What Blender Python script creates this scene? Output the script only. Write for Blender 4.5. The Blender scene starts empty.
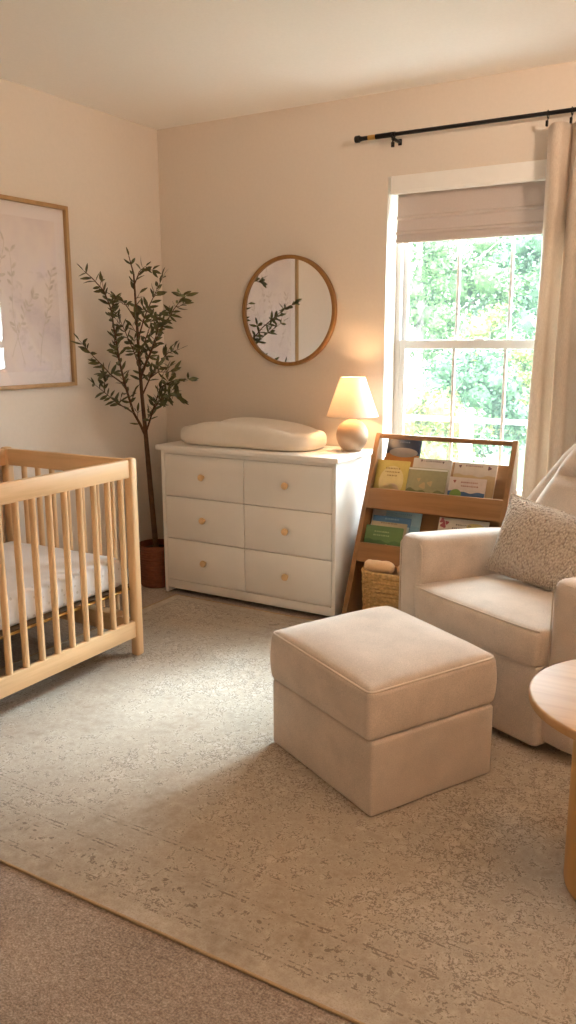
import bpy, bmesh, math, random
from mathutils import Vector, Matrix, noise as mnoise
random.seed(7)
scene = bpy.context.scene
COL = scene.collection
pi = math.pi

# ------------------------------------------------------------------ camera numbers
F_PX = 824.86
CAM_Z = 1.45
CR = Vector((0.8615973, 0.5075836, -0.0029877))
CD = Vector((0.1011122, -0.1773950, -0.9789317))
CF = Vector((-0.4974197, 0.8431429, -0.2041659))

def P(u, v, y):
    """point on the vertical plane y seen at photo pixel (u, v)"""
    d = CR * ((u - 288) / F_PX) + CD * ((v - 512) / F_PX) + CF
    return Vector((0, 0, CAM_Z)) + d * (y / d.y)

# ------------------------------------------------------------------ helpers
def lin(r, g, b):
    f = lambda c: (c / 255 / 12.92) if c / 255 <= 0.04045 else ((c / 255 + 0.055) / 1.055) ** 2.4
    return (f(r), f(g), f(b), 1.0)

class MB:
    """collects shapes into ONE mesh"""
    def __init__(self):
        self.v, self.f = [], []
    def add(self, vs, fs):
        o = len(self.v)
        self.v += [Vector(p) for p in vs]
        self.f += [tuple(i + o for i in f) for f in fs]
        return self
    def bm(self, b, M=None):
        b.verts.ensure_lookup_table()
        vs = [(M @ v.co) if M else v.co.copy() for v in b.verts]
        idx = {v: i for i, v in enumerate(b.verts)}
        self.add(vs, [[idx[v] for v in f.verts] for f in b.faces])
        b.free()
        return self
    def box(self, lo, hi, bev=0.0, seg=2, M=None):
        b = bmesh.new()
        bmesh.ops.create_cube(b, size=1)
        lo, hi = Vector(lo), Vector(hi)
        for v in b.verts:
            v.co = Vector([lo[i] + (v.co[i] + .5) * (hi[i] - lo[i]) for i in range(3)])
        if bev > 0:
            bmesh.ops.bevel(b, geom=b.edges[:], offset=bev, segments=seg, profile=.5, affect='EDGES', clamp_overlap=True)
        return self.bm(b, M)
    def rbox(self, c, size, r, n=(10, 10, 6), fn=None):
        """rounded box on a grid; fn deforms (point, unit coords)"""
        c, s = Vector(c), Vector(size) / 2
        idx, vs, fs = {}, [], []
        def vert(t):
            k = tuple(round(x, 5) for x in t)
            if k not in idx:
                p = Vector((t[0] * s.x, t[1] * s.y, t[2] * s.z))
                q = Vector([max(-(s[i] - r), min(s[i] - r, p[i])) for i in range(3)])
                d = p - q
                if d.length > 1e-9:
                    p = q + d.normalized() * r
                if fn:
                    p = fn(p, t)
                idx[k] = len(vs)
                vs.append(p + c)
            return idx[k]
        def coords(m, half):
            # extra rows near the rounded edges
            a = [i / m * 2 - 1 for i in range(m + 1)]
            e = min(.9, r / half)
            a += [1 - e * k for k in (.12, .3, .55, 1)] + [-1 + e * k for k in (.12, .3, .55, 1)]
            a = sorted(set(round(x, 4) for x in a))
            return a
        ax = [coords(n[i], s[i]) for i in range(3)]
        for d in range(3):
            a, b = [(1, 2), (2, 0), (0, 1)][d]
            for sg in (-1, 1):
                for i in range(len(ax[a]) - 1):
                    for j in range(len(ax[b]) - 1):
                        q = []
                        for (ii, jj) in ((i, j), (i + 1, j), (i + 1, j + 1), (i, j + 1)):
                            t = [0, 0, 0]
                            t[d] = sg; t[a] = ax[a][ii]; t[b] = ax[b][jj]
                            q.append(vert(t))
                        if sg < 0:
                            q.reverse()
                        fs.append(q)
        return self.add(vs, fs)
    def tube(self, pts, rad, n=8, closed=False, cap=True):
        pts = [Vector(p) for p in pts]
        m = len(pts)
        rs = rad if isinstance(rad, (list, tuple)) else [rad] * m
        vs, fs = [], []
        up = None
        for i, p in enumerate(pts):
            if closed:
                t = (pts[(i + 1) % m] - pts[i - 1]).normalized()
            else:
                t = (pts[min(i + 1, m - 1)] - pts[max(i - 1, 0)]).normalized()
            if up is None:
                up = t.orthogonal().normalized()
            up = (up - t * up.dot(t))
            up = up.normalized() if up.length > 1e-6 else t.orthogonal().normalized()
            sd = t.cross(up)
            for k in range(n):
                a = 2 * pi * k / n
                vs.append(p + (up * math.cos(a) + sd * math.sin(a)) * rs[i])
        rng = range(m if closed else m - 1)
        for i in rng:
            j = (i + 1) % m
            for k in range(n):
                fs.append((i * n + k, i * n + (k + 1) % n, j * n + (k + 1) % n, j * n + k))
        if cap and not closed:
            fs.append(tuple(range(n - 1, -1, -1)))
            fs.append(tuple((m - 1) * n + k for k in range(n)))
        return self.add(vs, fs)
    def lathe(self, prof, n=32, c=(0, 0, 0), fn=None):
        c = Vector(c)
        vs, fs = [], []
        m = len(prof)
        for i, (r, z) in enumerate(prof):
            for k in range(n):
                a = 2 * pi * k / n
                rr = r + (fn(i, k, a, z) if fn else 0)
                vs.append(c + Vector((rr * math.cos(a), rr * math.sin(a), z)))
        for i in range(m - 1):
            for k in range(n):
                fs.append((i * n + k, i * n + (k + 1) % n, (i + 1) * n + (k + 1) % n, (i + 1) * n + k))
        if prof[0][0] > 1e-6:
            fs.append(tuple(range(n - 1, -1, -1)))
        if prof[-1][0] > 1e-6:
            fs.append(tuple((m - 1) * n + k for k in range(n)))
        return self.add(vs, fs)
    def prism(self, outline, lo, hi, axis):
        """extrude a 2D outline along an axis (0=x: outline is (y,z); 1=y: (x,z); 2=z: (x,y))"""
        n = len(outline)
        mk = {0: lambda a, t: (t, a[0], a[1]), 1: lambda a, t: (a[0], t, a[1]), 2: lambda a, t: (a[0], a[1], t)}[axis]
        vs = [mk(a, lo) for a in outline] + [mk(a, hi) for a in outline]
        fs = [tuple(range(n)), tuple(range(2 * n - 1, n - 1, -1))]
        fs += [((i + 1) % n, i, n + i, n + (i + 1) % n) for i in range(n)]
        b = bmesh.new()
        bv = [b.verts.new(v) for v in vs]
        for f in fs:
            b.faces.new([bv[i] for i in f])
        bmesh.ops.recalc_face_normals(b, faces=b.faces[:])
        return self.bm(b)
    def mesh(self, name, fix=True):
        me = bpy.data.meshes.new(name)
        me.from_pydata([tuple(v) for v in self.v], [], self.f)
        if fix:
            b = bmesh.new(); b.from_mesh(me)
            bmesh.ops.recalc_face_normals(b, faces=b.faces[:])
            b.to_mesh(me); b.free()
        me.shade_smooth()
        me.set_sharp_from_angle(angle=math.radians(42))
        return me
    def build(self, name, mat, parent=None, fix=True):
        o = bpy.data.objects.new(name, self.mesh(name, fix))
        COL.objects.link(o)
        if mat:
            o.data.materials.append(mat)
        if parent:
            o.parent = parent
        return o

def empty(name, loc=(0, 0, 0), rz=0.0):
    o = bpy.data.objects.new(name, None)
    o.empty_display_size = .05
    COL.objects.link(o)
    o.location = loc
    o.rotation_euler = (0, 0, rz)
    return o

def tag(o, label, cat, group=None):
    o['label'] = label
    o['category'] = cat
    if group:
        o['group'] = group
    return o

def struct(o):
    o['kind'] = 'structure'
    return o

# ------------------------------------------------------------------ materials
def newmat(name):
    m = bpy.data.materials.new(name)
    m.use_nodes = True
    nt = m.node_tree
    return m, nt, nt.nodes['Principled BSDF']

def setp(b, col=None, rough=.6, spec=.3, sheen=0, metal=0):
    if col:
        b.inputs['Base Color'].default_value = col
    b.inputs['Roughness'].default_value = rough
    b.inputs['Specular IOR Level'].default_value = spec
    b.inputs['Metallic'].default_value = metal
    b.inputs['Sheen Weight'].default_value = sheen

def texco(nt, scale=(1, 1, 1), rot=(0, 0, 0)):
    tc = nt.nodes.new('ShaderNodeTexCoord')
    mp = nt.nodes.new('ShaderNodeMapping')
    mp.inputs['Scale'].default_value = scale
    mp.inputs['Rotation'].default_value = rot
    nt.links.new(tc.outputs['Object'], mp.inputs['Vector'])
    return mp.outputs['Vector']

def noise(nt, vec, scale, detail=4, rough=.55):
    n = nt.nodes.new('ShaderNodeTexNoise')
    n.inputs['Scale'].default_value = scale
    n.inputs['Detail'].default_value = detail
    n.inputs['Roughness'].default_value = rough
    nt.links.new(vec, n.inputs['Vector'])
    return n.outputs['Fac']

def ramp(nt, fac, stops):
    r = nt.nodes.new('ShaderNodeValToRGB')
    e = r.color_ramp.elements
    while len(e) < len(stops):
        e.new(.5)
    for i, (p, c) in enumerate(stops):
        e[i].position = p
        e[i].color = c
    nt.links.new(fac, r.inputs['Fac'])
    return r.outputs['Color']

def bump(nt, b, h, strength=.2, dist=.01):
    n = nt.nodes.new('ShaderNodeBump')
    n.inputs['Strength'].default_value = strength
    n.inputs['Distance'].default_value = dist
    nt.links.new(h, n.inputs['Height'])
    nt.links.new(n.outputs['Normal'], b.inputs['Normal'])

def mathn(nt, op, a, b=None, c=None):
    n = nt.nodes.new('ShaderNodeMath')
    n.operation = op
    for i, x in enumerate((a, b, c)):
        if x is None:
            continue
        if isinstance(x, (int, float)):
            n.inputs[i].default_value = x
        else:
            nt.links.new(x, n.inputs[i])
    return n.outputs[0]

def mixc(nt, fac, a, b):
    n = nt.nodes.new('ShaderNodeMix')
    n.data_type = 'RGBA'
    for sock, x in ((n.inputs[0], fac), (n.inputs[6], a), (n.inputs[7], b)):
        if isinstance(x, (int, float, tuple)):
            sock.default_value = x
        else:
            nt.links.new(x, sock)
    return n.outputs[2]

def plain(name, rgb, rough=.6, spec=.3, sheen=0, metal=0, var=.04, scale=30, bmp=0.0):
    m, nt, b = newmat(name)
    c = lin(*rgb)
    setp(b, c, rough, spec, sheen, metal)
    v = texco(nt)
    f = noise(nt, v, scale, 3)
    d = tuple(max(0, x * (1 - var)) for x in c[:3]) + (1,)
    l = tuple(min(1, x * (1 + var)) for x in c[:3]) + (1,)
    nt.links.new(ramp(nt, f, [(.3, d), (.7, l)]), b.inputs['Base Color'])
    if bmp:
        bump(nt, b, f, bmp, .003)
    return m

def wood(name, rgb, axis, dark=.80, rough=.45):
    m, nt, b = newmat(name)
    setp(b, None, rough, .35)
    sc = [26, 26, 26]
    sc[axis] = 1.6
    v = texco(nt, tuple(sc))
    f = noise(nt, v, 1.0, 6, .62)
    c = lin(*rgb)
    d = tuple(x * dark * k for x, k in zip(c[:3], (1, .95, .88))) + (1,)
    l = tuple(min(1, x * 1.07) for x in c[:3]) + (1,)
    nt.links.new(ramp(nt, f, [(.32, d), (.5, c), (.72, l)]), b.inputs['Base Color'])
    bump(nt, b, f, .06, .002)
    return m

def fabric(name, rgb, weave=900, var=.10, rough=.9, sheen=.25, bmp=.25):
    m, nt, b = newmat(name)
    setp(b, None, rough, .15, sheen)
    v = texco(nt)
    f1 = noise(nt, v, weave, 2)
    f2 = noise(nt, v, 9, 4)
    c = lin(*rgb)
    d = tuple(x * (1 - var) for x in c[:3]) + (1,)
    l = tuple(min(1, x * (1 + var)) for x in c[:3]) + (1,)
    mixf = mathn(nt, 'ADD', mathn(nt, 'MULTIPLY', f1, .6), mathn(nt, 'MULTIPLY', f2, .4))
    nt.links.new(ramp(nt, mixf, [(.35, d), (.65, l)]), b.inputs['Base Color'])
    bump(nt, b, f1, bmp, .002)
    return m

M = {}
M['wall'] = plain('wall_paint', (219, 208, 196), .85, .15, var=.015, scale=60, bmp=.05)
M['ceil'] = plain('ceiling_paint', (250, 246, 240), .9, .1, var=.015, scale=90, bmp=.08)
M['trim'] = plain('white_trim', (238, 236, 232), .45, .4, var=.01)
M['vinyl'] = plain('window_vinyl', (228, 226, 224), .35, .4, var=.01)
M['white_paint'] = plain('dresser_white', (238, 233, 226), .42, .4, var=.012, scale=8)
M['gap'] = plain('shadow_gap_board', (150, 140, 128), .8, .1)
M['black'] = plain('black_metal', (28, 25, 24), .4, .5, metal=.6, var=.05)
M['brass'] = plain('brass', (190, 150, 85), .35, .5, metal=.85, var=.05)
for ax in range(3):
    M['oak%d' % ax] = wood('crib_beech_%d' % ax, (220, 182, 138), ax, .88)
    M['rack%d' % ax] = wood('rack_oak_%d' % ax, (136, 96, 58), ax, .80)
    M['frame%d' % ax] = wood('frame_oak_%d' % ax, (170, 136, 94), ax, .82)
M['ttop'] = wood('table_oak_top', (188, 150, 106), 0, .84, .5)
M['tleg'] = wood('table_oak_column', (200, 158, 100), 2, .90, .5)
M['knob'] = wood('knob_wood', (226, 192, 146), 1, .9)
M['mirrorwood'] = wood('mirror_frame_wood', (142, 102, 56), 2, .80)
M['chair'] = fabric('chair_linen', (206, 191, 177), 320, .17)
M['chairpipe'] = fabric('chair_piping', (212, 197, 181))
M['under'] = plain('dark_underside', (30, 26, 24), .9, .1)
M['pad'] = plain('pad_vinyl', (232, 224, 212), .55, .3, var=.015)
M['curtain_base'] = None
M['sheet'] = None
M['ceramic'] = plain('lamp_ceramic', (172, 144, 118), .6, .3, var=.08, scale=14, bmp=.1)
M['soil'] = plain('planter_moss', (52, 40, 30), .95, .1, var=.3, scale=60, bmp=.6)
M['bark'] = plain('olive_bark', (92, 66, 46), .85, .2, var=.25, scale=40, bmp=.4)
M['pot'] = plain('planter_weave', (112, 62, 40), .6, .3, var=.22, scale=45, bmp=.3)
M['seagrass'] = plain('seagrass', (188, 150, 98), .8, .2, var=.28, scale=60, bmp=.3)
M['cloth_tan'] = fabric('tan_cloth', (206, 166, 124), 500)
M['paper'] = plain('paper_pages', (236, 228, 212), .8, .1, var=.02)

# walls, floor
def carpet():
    m, nt, b = newmat('carpet_pile')
    setp(b, None, .95, .08, .2)
    v = texco(nt)
    f1 = noise(nt, v, 170, 3, .7)
    f2 = noise(nt, v, 3.0, 3)
    f3 = noise(nt, v, 60, 3)
    s = mathn(nt, 'ADD', mathn(nt, 'MULTIPLY', f1, .55), mathn(nt, 'ADD', mathn(nt, 'MULTIPLY', f2, .2), mathn(nt, 'MULTIPLY', f3, .25)))
    nt.links.new(ramp(nt, s, [(.38, lin(112, 94, 80)), (.5, lin(154, 135, 119)), (.62, lin(194, 176, 159))]), b.inputs['Base Color'])
    bump(nt, b, s, .9, .012)
    return m
M['carpet'] = carpet()

RUG = (-2.89, 0.03, 1.385, 3.62)
def rugmat():
    m, nt, b = newmat('distressed_rug')
    setp(b, None, .95, .08, .15)
    v = texco(nt)
    sep = nt.nodes.new('ShaderNodeSeparateXYZ')
    nt.links.new(v, sep.inputs[0])
    x, y = sep.outputs[0], sep.outputs[1]
    hx, hy = (RUG[1] - RUG[0]) / 2, (RUG[3] - RUG[2]) / 2
    dx = mathn(nt, 'SUBTRACT', hx, mathn(nt, 'ABSOLUTE', x))
    dy = mathn(nt, 'SUBTRACT', hy, mathn(nt, 'ABSOLUTE', y))
    d = mathn(nt, 'MINIMUM', dx, dy)                # distance to the rug's edge
    nz = noise(nt, v, 26, 5, .7)
    nzf = noise(nt, v, 90, 4, .7)
    nl = noise(nt, v, 1.7, 4)
    # ornament: voronoi rosettes cut by fine noise
    def vor(scale, feat='DISTANCE_TO_EDGE'):
        n = nt.nodes.new('ShaderNodeTexVoronoi')
        n.feature = feat
        n.inputs['Scale'].default_value = scale
        wv = nt.nodes.new('ShaderNodeVectorMath'); wv.operation = 'ADD'
        nn = nt.nodes.new('ShaderNodeTexNoise'); nn.inputs['Scale'].default_value = 9; nn.inputs['Detail'].default_value = 3
        nt.links.new(v, nn.inputs['Vector'])
        sc = nt.nodes.new('ShaderNodeVectorMath'); sc.operation = 'SCALE'; sc.inputs[3].default_value = .09
        nt.links.new(nn.outputs['Color'], sc.inputs[0])
        nt.links.new(v, wv.inputs[0]); nt.links.new(sc.outputs[0], wv.inputs[1])
        nt.links.new(wv.outputs[0], n.inputs['Vector'])
        return n.outputs['Distance']
    def contour(scale, width, off=0.0, det=2.5):
        mp = nt.nodes.new('ShaderNodeMapping'); mp.inputs['Location'].default_value = (off, off * .7, 0)
        nt.links.new(v, mp.inputs['Vector'])
        n_ = noise(nt, mp.outputs[0], scale, det, .55)
        a_ = mathn(nt, 'ABSOLUTE', mathn(nt, 'SUBTRACT', mathn(nt, 'FRACT', mathn(nt, 'MULTIPLY', n_, 5.0)), .5))
        return mathn(nt, 'LESS_THAN', a_, width)
    v3 = vor(8, 'F1')
    rings = mathn(nt, 'LESS_THAN', mathn(nt, 'ABSOLUTE', mathn(nt, 'SINE', mathn(nt, 'MULTIPLY', v3, 22))), .24)
    orn = mathn(nt, 'MAXIMUM', mathn(nt, 'MAXIMUM', contour(9, .09), contour(20, .13, 3.1)), rings)
    blot = mathn(nt, 'GREATER_THAN', noise(nt, v, 60, 4, .7), .57)
    orn = mathn(nt, 'MAXIMUM', orn, blot)
    wear = mathn(nt, 'GREATER_THAN', mathn(nt, 'ADD', nz, mathn(nt, 'MULTIPLY', mathn(nt, 'SUBTRACT', nl, .5), .7)), .51)
    wear2 = mathn(nt, 'GREATER_THAN', noise(nt, v, 150, 4, .75), .49)
    orn = mathn(nt, 'MULTIPLY', orn, mathn(nt, 'MULTIPLY', wear, wear2))
    # border lines
    def line(c, w):
        return mathn(nt, 'LESS_THAN', mathn(nt, 'ABSOLUTE', mathn(nt, 'SUBTRACT', d, c)), w)
    lines = line(.065, .003)
    for c, w in ((.080, .002), (.205, .003), (.218, .003), (.31, .003), (.325, .002)):
        lines = mathn(nt, 'MAXIMUM', lines, line(c, w))
    lines = mathn(nt, 'MULTIPLY', lines, mathn(nt, 'GREATER_THAN', mathn(nt, 'ADD', mathn(nt, 'MULTIPLY', nz, .5), mathn(nt, 'MULTIPLY', nzf, .5)), .515))
    band = mathn(nt, 'LESS_THAN', mathn(nt, 'ABSOLUTE', mathn(nt, 'SUBTRACT', d, .145)), .03)
    dots = mathn(nt, 'MULTIPLY', band, mathn(nt, 'MULTIPLY', mathn(nt, 'LESS_THAN', vor(42, 'F1'), .36), mathn(nt, 'GREATER_THAN', mathn(nt, 'ADD', mathn(nt, 'MULTIPLY', nz, .5), mathn(nt, 'MULTIPLY', nzf, .5)), .50)))
    lines = mathn(nt, 'MAXIMUM', lines, dots)
    inside = mathn(nt, 'GREATER_THAN', d, .05)
    orn = mathn(nt, 'MULTIPLY', mathn(nt, 'MAXIMUM', orn, lines), inside)
    base = ramp(nt, mathn(nt, 'ADD', mathn(nt, 'MULTIPLY', nl, .55), mathn(nt, 'MULTIPLY', nz, .45)),
                [(.35, lin(150, 135, 118)), (.5, lin(179, 166, 149)), (.66, lin(203, 192, 177))])
    base = mixc(nt, mathn(nt, 'MULTIPLY', mathn(nt, 'GREATER_THAN', noise(nt, v, 190, 3, .7), .55), .26), base, lin(138, 118, 98))
    colr = mixc(nt, mathn(nt, 'MULTIPLY', orn, .66), base, lin(98, 82, 68))
    nt.links.new(colr, b.inputs['Base Color'])
    bump(nt, b, noise(nt, v, 350, 3, .7), .5, .004)
    return m
M['rug'] = rugmat()

def curtainmat():
    m, nt, b = newmat('curtain_linen')
    out = nt.nodes['Material Output']
    v = texco(nt, (500, 500, 60))
    f = noise(nt, v, 1, 3)
    colr = ramp(nt, f, [(.3, lin(214, 198, 182)), (.7, lin(232, 218, 203))])
    setp(b, None, .9, .1, .2)
    nt.links.new(colr, b.inputs['Base Color'])
    tr = nt.nodes.new('ShaderNodeBsdfTranslucent')
    nt.links.new(colr, tr.inputs['Color'])
    mx = nt.nodes.new('ShaderNodeMixShader')
    mx.inputs[0].default_value = .28
    nt.links.new(b.outputs[0], mx.inputs[1]); nt.links.new(tr.outputs[0], mx.inputs[2])
    nt.links.new(mx.outputs[0], out.inputs['Surface'])
    return m
M['curtain'] = curtainmat()

def translucent(name, rgb, fac):
    m, nt, b = newmat(name)
    out = nt.nodes['Material Output']
    c = lin(*rgb)
    setp(b, c, .85, .1)
    f = noise(nt, texco(nt), 180, 2)
    d = tuple(x * .95 for x in c[:3]) + (1,)
    colr = ramp(nt, f, [(.3, d), (.7, c)])
    nt.links.new(colr, b.inputs['Base Color'])
    tr = nt.nodes.new('ShaderNodeBsdfTranslucent')
    nt.links.new(colr, tr.inputs['Color'])
    mx = nt.nodes.new('ShaderNodeMixShader')
    mx.inputs[0].default_value = fac
    nt.links.new(b.outputs[0], mx.inputs[1]); nt.links.new(tr.outputs[0], mx.inputs[2])
    nt.links.new(mx.outputs[0], out.inputs['Surface'])
    return m
M['shade_fabric'] = translucent('lamp_shade_linen', (240, 228, 212), .40)
M['bowl'] = translucent('alabaster_glass', (250, 236, 214), .35)
M['blind'] = translucent('roman_shade_linen', (206, 192, 184), .10)

def glassmat(name, tint=(1, 1, 1, 1), refl=1.0):
    m, nt, b = newmat(name)
    nt.nodes.remove(b)
    out = nt.nodes['Material Output']
    t = nt.nodes.new('ShaderNodeBsdfTransparent'); t.inputs[0].default_value = tint
    g = nt.nodes.new('ShaderNodeBsdfGlossy'); g.inputs['Roughness'].default_value = .02
    fr = nt.nodes.new('ShaderNodeFresnel'); geo = nt.nodes.new('ShaderNodeNewGeometry')
    # same reflectance on both faces of the thin pane
    nt.links.new(mathn(nt, 'ADD', 1.45, mathn(nt, 'MULTIPLY', geo.outputs['Backfacing'], 1 / 1.45 - 1.45)), fr.inputs[0])
    mx = nt.nodes.new('ShaderNodeMixShader')
    nt.links.new(mathn(nt, 'MULTIPLY', fr.outputs[0], refl), mx.inputs[0])
    nt.links.new(t.outputs[0], mx.inputs[1]); nt.links.new(g.outputs[0], mx.inputs[2])
    nt.links.new(mx.outputs[0], out.inputs['Surface'])
    return m
M['glass'] = glassmat('window_glass', (.94, .98, .98, 1))
M['picglass'] = glassmat('picture_glass', (1, 1, 1, 1), 1.0)

def mirrormat():
    m, nt, b = newmat('mirror_silver')
    setp(b, (.86, .86, .85, 1), .015, .5, 0, 1.0)
    return m
M['mirror'] = mirrormat()

def emis(name, col, s):
    m, nt, b = newmat(name)
    b.inputs['Base Color'].default_value = (.9, .85, .8, 1)
    b.inputs['Emission Color'].default_value = col
    b.inputs['Emission Strength'].default_value = s
    return m
M['bulb'] = emis('lamp_bulb_glow', (1, .62, .32, 1), 230)
M['globe'] = emis('fill_bulb_glow', (1, .75, .55, 1), 1560)

def sheetmat():
    m, nt, b = newmat('crib_sheet_print')
    setp(b, None, .9, .1, .1)
    v = texco(nt)
    vo = nt.nodes.new('ShaderNodeTexVoronoi'); vo.inputs['Scale'].default_value = 26; vo.inputs['Randomness'].default_value = .55
    nt.links.new(v, vo.inputs['Vector'])
    dot = mathn(nt, 'LESS_THAN', vo.outputs['Distance'], .17)
    nt.links.new(mixc(nt, mathn(nt, 'MULTIPLY', dot, .55), lin(240, 236, 236), lin(196, 186, 176)), b.inputs['Base Color'])
    bump(nt, b, noise(nt, v, 7, 3), .35, .02)
    return m
M['sheet'] = sheetmat()

def boucle():
    m, nt, b = newmat('boucle_loops')
    setp(b, None, .95, .1, .3)
    v = texco(nt)
    vo = nt.nodes.new('ShaderNodeTexVoronoi'); vo.inputs['Scale'].default_value = 150
    wv = nt.nodes.new('ShaderNodeVectorMath'); wv.operation = 'MULTIPLY'; wv.inputs[1].default_value = (1, 1, .55)
    nt.links.new(v, wv.inputs[0]); nt.links.new(wv.outputs[0], vo.inputs['Vector'])
    nt.links.new(ramp(nt, vo.outputs['Distance'], [(.1, lin(234, 221, 207)), (.6, lin(212, 195, 178)), (.9, lin(172, 152, 135))]), b.inputs['Base Color'])
    inv = mathn(nt, 'SUBTRACT', 1.0, vo.outputs['Distance'])
    bump(nt, b, inv, 1.0, .012)
    return m
M['boucle'] = boucle()

def leafmat(name, a, c, rough=.5):
    m, nt, b = newmat(name)
    setp(b, None, rough, .3)
    f = noise(nt, texco(nt), 18, 2)
    nt.links.new(ramp(nt, f, [(.3, lin(*a)), (.7, lin(*c))]), b.inputs['Base Color'])
    return m
M['olive'] = leafmat('olive_leaves', (58, 58, 33), (106, 102, 62))

# ------------------------------------------------------------------ room shell
XL, YB, ZC = -3.306, 4.10, 2.662
XR, YF = 2.3, -1.15
WX0, WX1, WZ0, WZ1 = -1.822, -0.885, 0.60, 2.262      # window opening
T = .20
o = MB().box((XL - T, YF - T, -.12), (XR + T, YB + T, 0)).build('floor', M['carpet']); struct(o)
o = MB().box((XL - T, YF - T, ZC), (XR + T, YB + T, ZC + .12)).build('ceiling', M['ceil']); struct(o)
o = MB().box((XL - T, YF - T, 0), (XL, YB + T, ZC)).build('wall_left', M['wall']); struct(o)
o = MB().box((XR, YF - T, 0), (XR + T, YB + T, ZC)).build('wall_right', M['wall']); struct(o)
o = MB().box((XL, YF - T, 0), (XR, YF, ZC)).build('wall_front', M['wall']); struct(o)
wb = MB()
wb.box((XL, YB, 0), (WX0, YB + T, ZC)).box((WX1, YB, 0), (XR, YB + T, ZC))
wb.box((WX0, YB, 0), (WX1, YB + T, WZ0)).box((WX0, YB, WZ1), (WX1, YB + T, ZC))
struct(wb.build('wall_back', M['wall']))
struct(MB().box((XL, YF, 0), (XL + .014, YB, .095), .004).build('baseboard_left', M['trim']))
struct(MB().box((XL + .014, YB - .014, 0), (XR, YB, .095), .004).build('baseboard_back', M['trim']))

# window unit
win = struct(empty('window_1', ((WX0 + WX1) / 2, YB + .14, WZ0)))
wo = Vector(win.location)
def wl(*p):
    return tuple(Vector(p) - wo)
fw = .028
m = MB()
m.box(wl(WX0, YB + .135, WZ0), wl(WX0 + fw, YB + .198, WZ1), .003)
m.box(wl(WX1 - fw, YB + .135, WZ0), wl(WX1, YB + .198, WZ1), .003)
m.box(wl(WX0 + fw, YB + .135, WZ1 - fw), wl(WX1 - fw, YB + .198, WZ1), .003)
m.box(wl(WX0 + fw, YB + .135, WZ0), wl(WX1 - fw, YB + .198, WZ0 + fw), .003)
m.build('window_frame', M['vinyl'], win)
MB().box(wl(WX0 - .03, YB - .018, WZ0 - .02), wl(WX1 + .03, YB + .14, WZ0 + .004), .006).build('window_sill', M['trim'], win)
def sash(name, z0, z1, y0, y1, st, rail_lo, rail_hi):
    x0, x1 = WX0 + fw, WX1 - fw
    s = MB()
    s.box(wl(x0, y0, z0), wl(x0 + st, y1, z1), .003)
    s.box(wl(x1 - st, y0, z0), wl(x1, y1, z1), .003)
    s.box(wl(x0 + st, y0, z0), wl(x1 - st, y1, z0 + rail_lo), .003)
    s.box(wl(x0 + st, y0, z1 - rail_hi), wl(x1 - st, y1, z1), .003)
    so = s.build(name, M['vinyl'], win)
    ym = (y0 + y1) / 2
    MB().box(wl(x0 + st, ym - .003, z0 + rail_lo), wl(x1 - st, ym + .003, z1 - rail_hi)).build('pane', M['glass'], so)
    w = (x1 - x0 - 2 * st) / 3
    for k in (1, 2):
        xx = x0 + st + w * k
        MB().box(wl(xx - .008, ym - .008, z0 + rail_lo), wl(xx + .008, ym + .008, z1 - rail_hi), .002).build('muntin', M['vinyl'], so)
    return so
def veilmat():
    m, nt, b_ = newmat('haze_veil_sheet')
    nt.nodes.remove(b_)
    out = nt.nodes['Material Output']
    t_ = nt.nodes.new('ShaderNodeBsdfTransparent')
    d_ = nt.nodes.new('ShaderNodeBsdfTranslucent'); d_.inputs['Color'].default_value = (.075, .088, .085, 1)  # pale haze over the view is put into this colour
    mx = nt.nodes.new('ShaderNodeMixShader'); mx.inputs[0].default_value = .16
    nt.links.new(t_.outputs[0], mx.inputs[1]); nt.links.new(d_.outputs[0], mx.inputs[2])
    nt.links.new(mx.outputs[0], out.inputs['Surface'])
    return m
scr = MB().add([wl(WX0, YB + .196, WZ0), wl(WX1, YB + .196, WZ0), wl(WX1, YB + .196, WZ1), wl(WX0, YB + .196, WZ1)], [(0, 1, 2, 3)])
scr.build('haze_veil', veilmat(), win)  # added sheet over the whole window, veils the garden and softens its contrast
sash('upper_sash', 1.40, WZ1 - fw, YB + .168, YB + .194, .026, .045, .04)
ls = sash('lower_sash', WZ0 + fw, 1.448, YB + .138, YB + .164, .030, .055, .046)
MB().box(wl(-1.38, YB + .128, 1.445), wl(-1.33, YB + .16, 1.456), .003).build('sash_lock', M['vinyl'], win)

# roman shade inside the opening
rs = tag(empty('roman_shade', (WX0 + .03, YB, WZ1)), 'white fabric window shade pulled up under a flat header board', 'window shade')
ro = Vector(rs.location)
def rl(*p):
    return tuple(Vector(p) - ro)
VX0, VX1 = WX0 + .022, WX1 - .012
MB().box(rl(VX0, YB - .012, 2.178), rl(VX1, YB + .012, WZ1 - .002), .003).box(rl(VX0, YB - .020, 2.172), rl(VX1, YB + .012, 2.186), .002).build('header_board', M['trim'], rs)
MB().box(rl(VX0 + .01, YB + .02, 2.19), rl(VX1 - .01, YB + .075, WZ1 - .006), .003).build('headrail', M['vinyl'], rs)
# folded fabric: profile in (y, z) extruded in x, thick
prof = [(.062, 2.20), (.060, 2.10), (.058, 2.075), (.046, 2.068), (.044, 2.060), (.056, 2.052), (.052, 2.02), (.050, 1.999), (.036, 1.992), (.034, 1.984), (.048, 1.976), (.044, 1.955)]
back = [(a + .006, z) for a, z in reversed(prof)]
MB().prism([(YB + a - ro.y, z - ro.z) for a, z in prof + back], VX0 + .012 - ro.x, VX1 - .012 - ro.x, 0).build('shade_fabric', M['blind'], rs)
MB().box(rl(VX0 + .012, YB + .034, 1.938), rl(VX1 - .012, YB + .056, 1.957), .004).build('hem_bar', M['blind'], rs)

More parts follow.
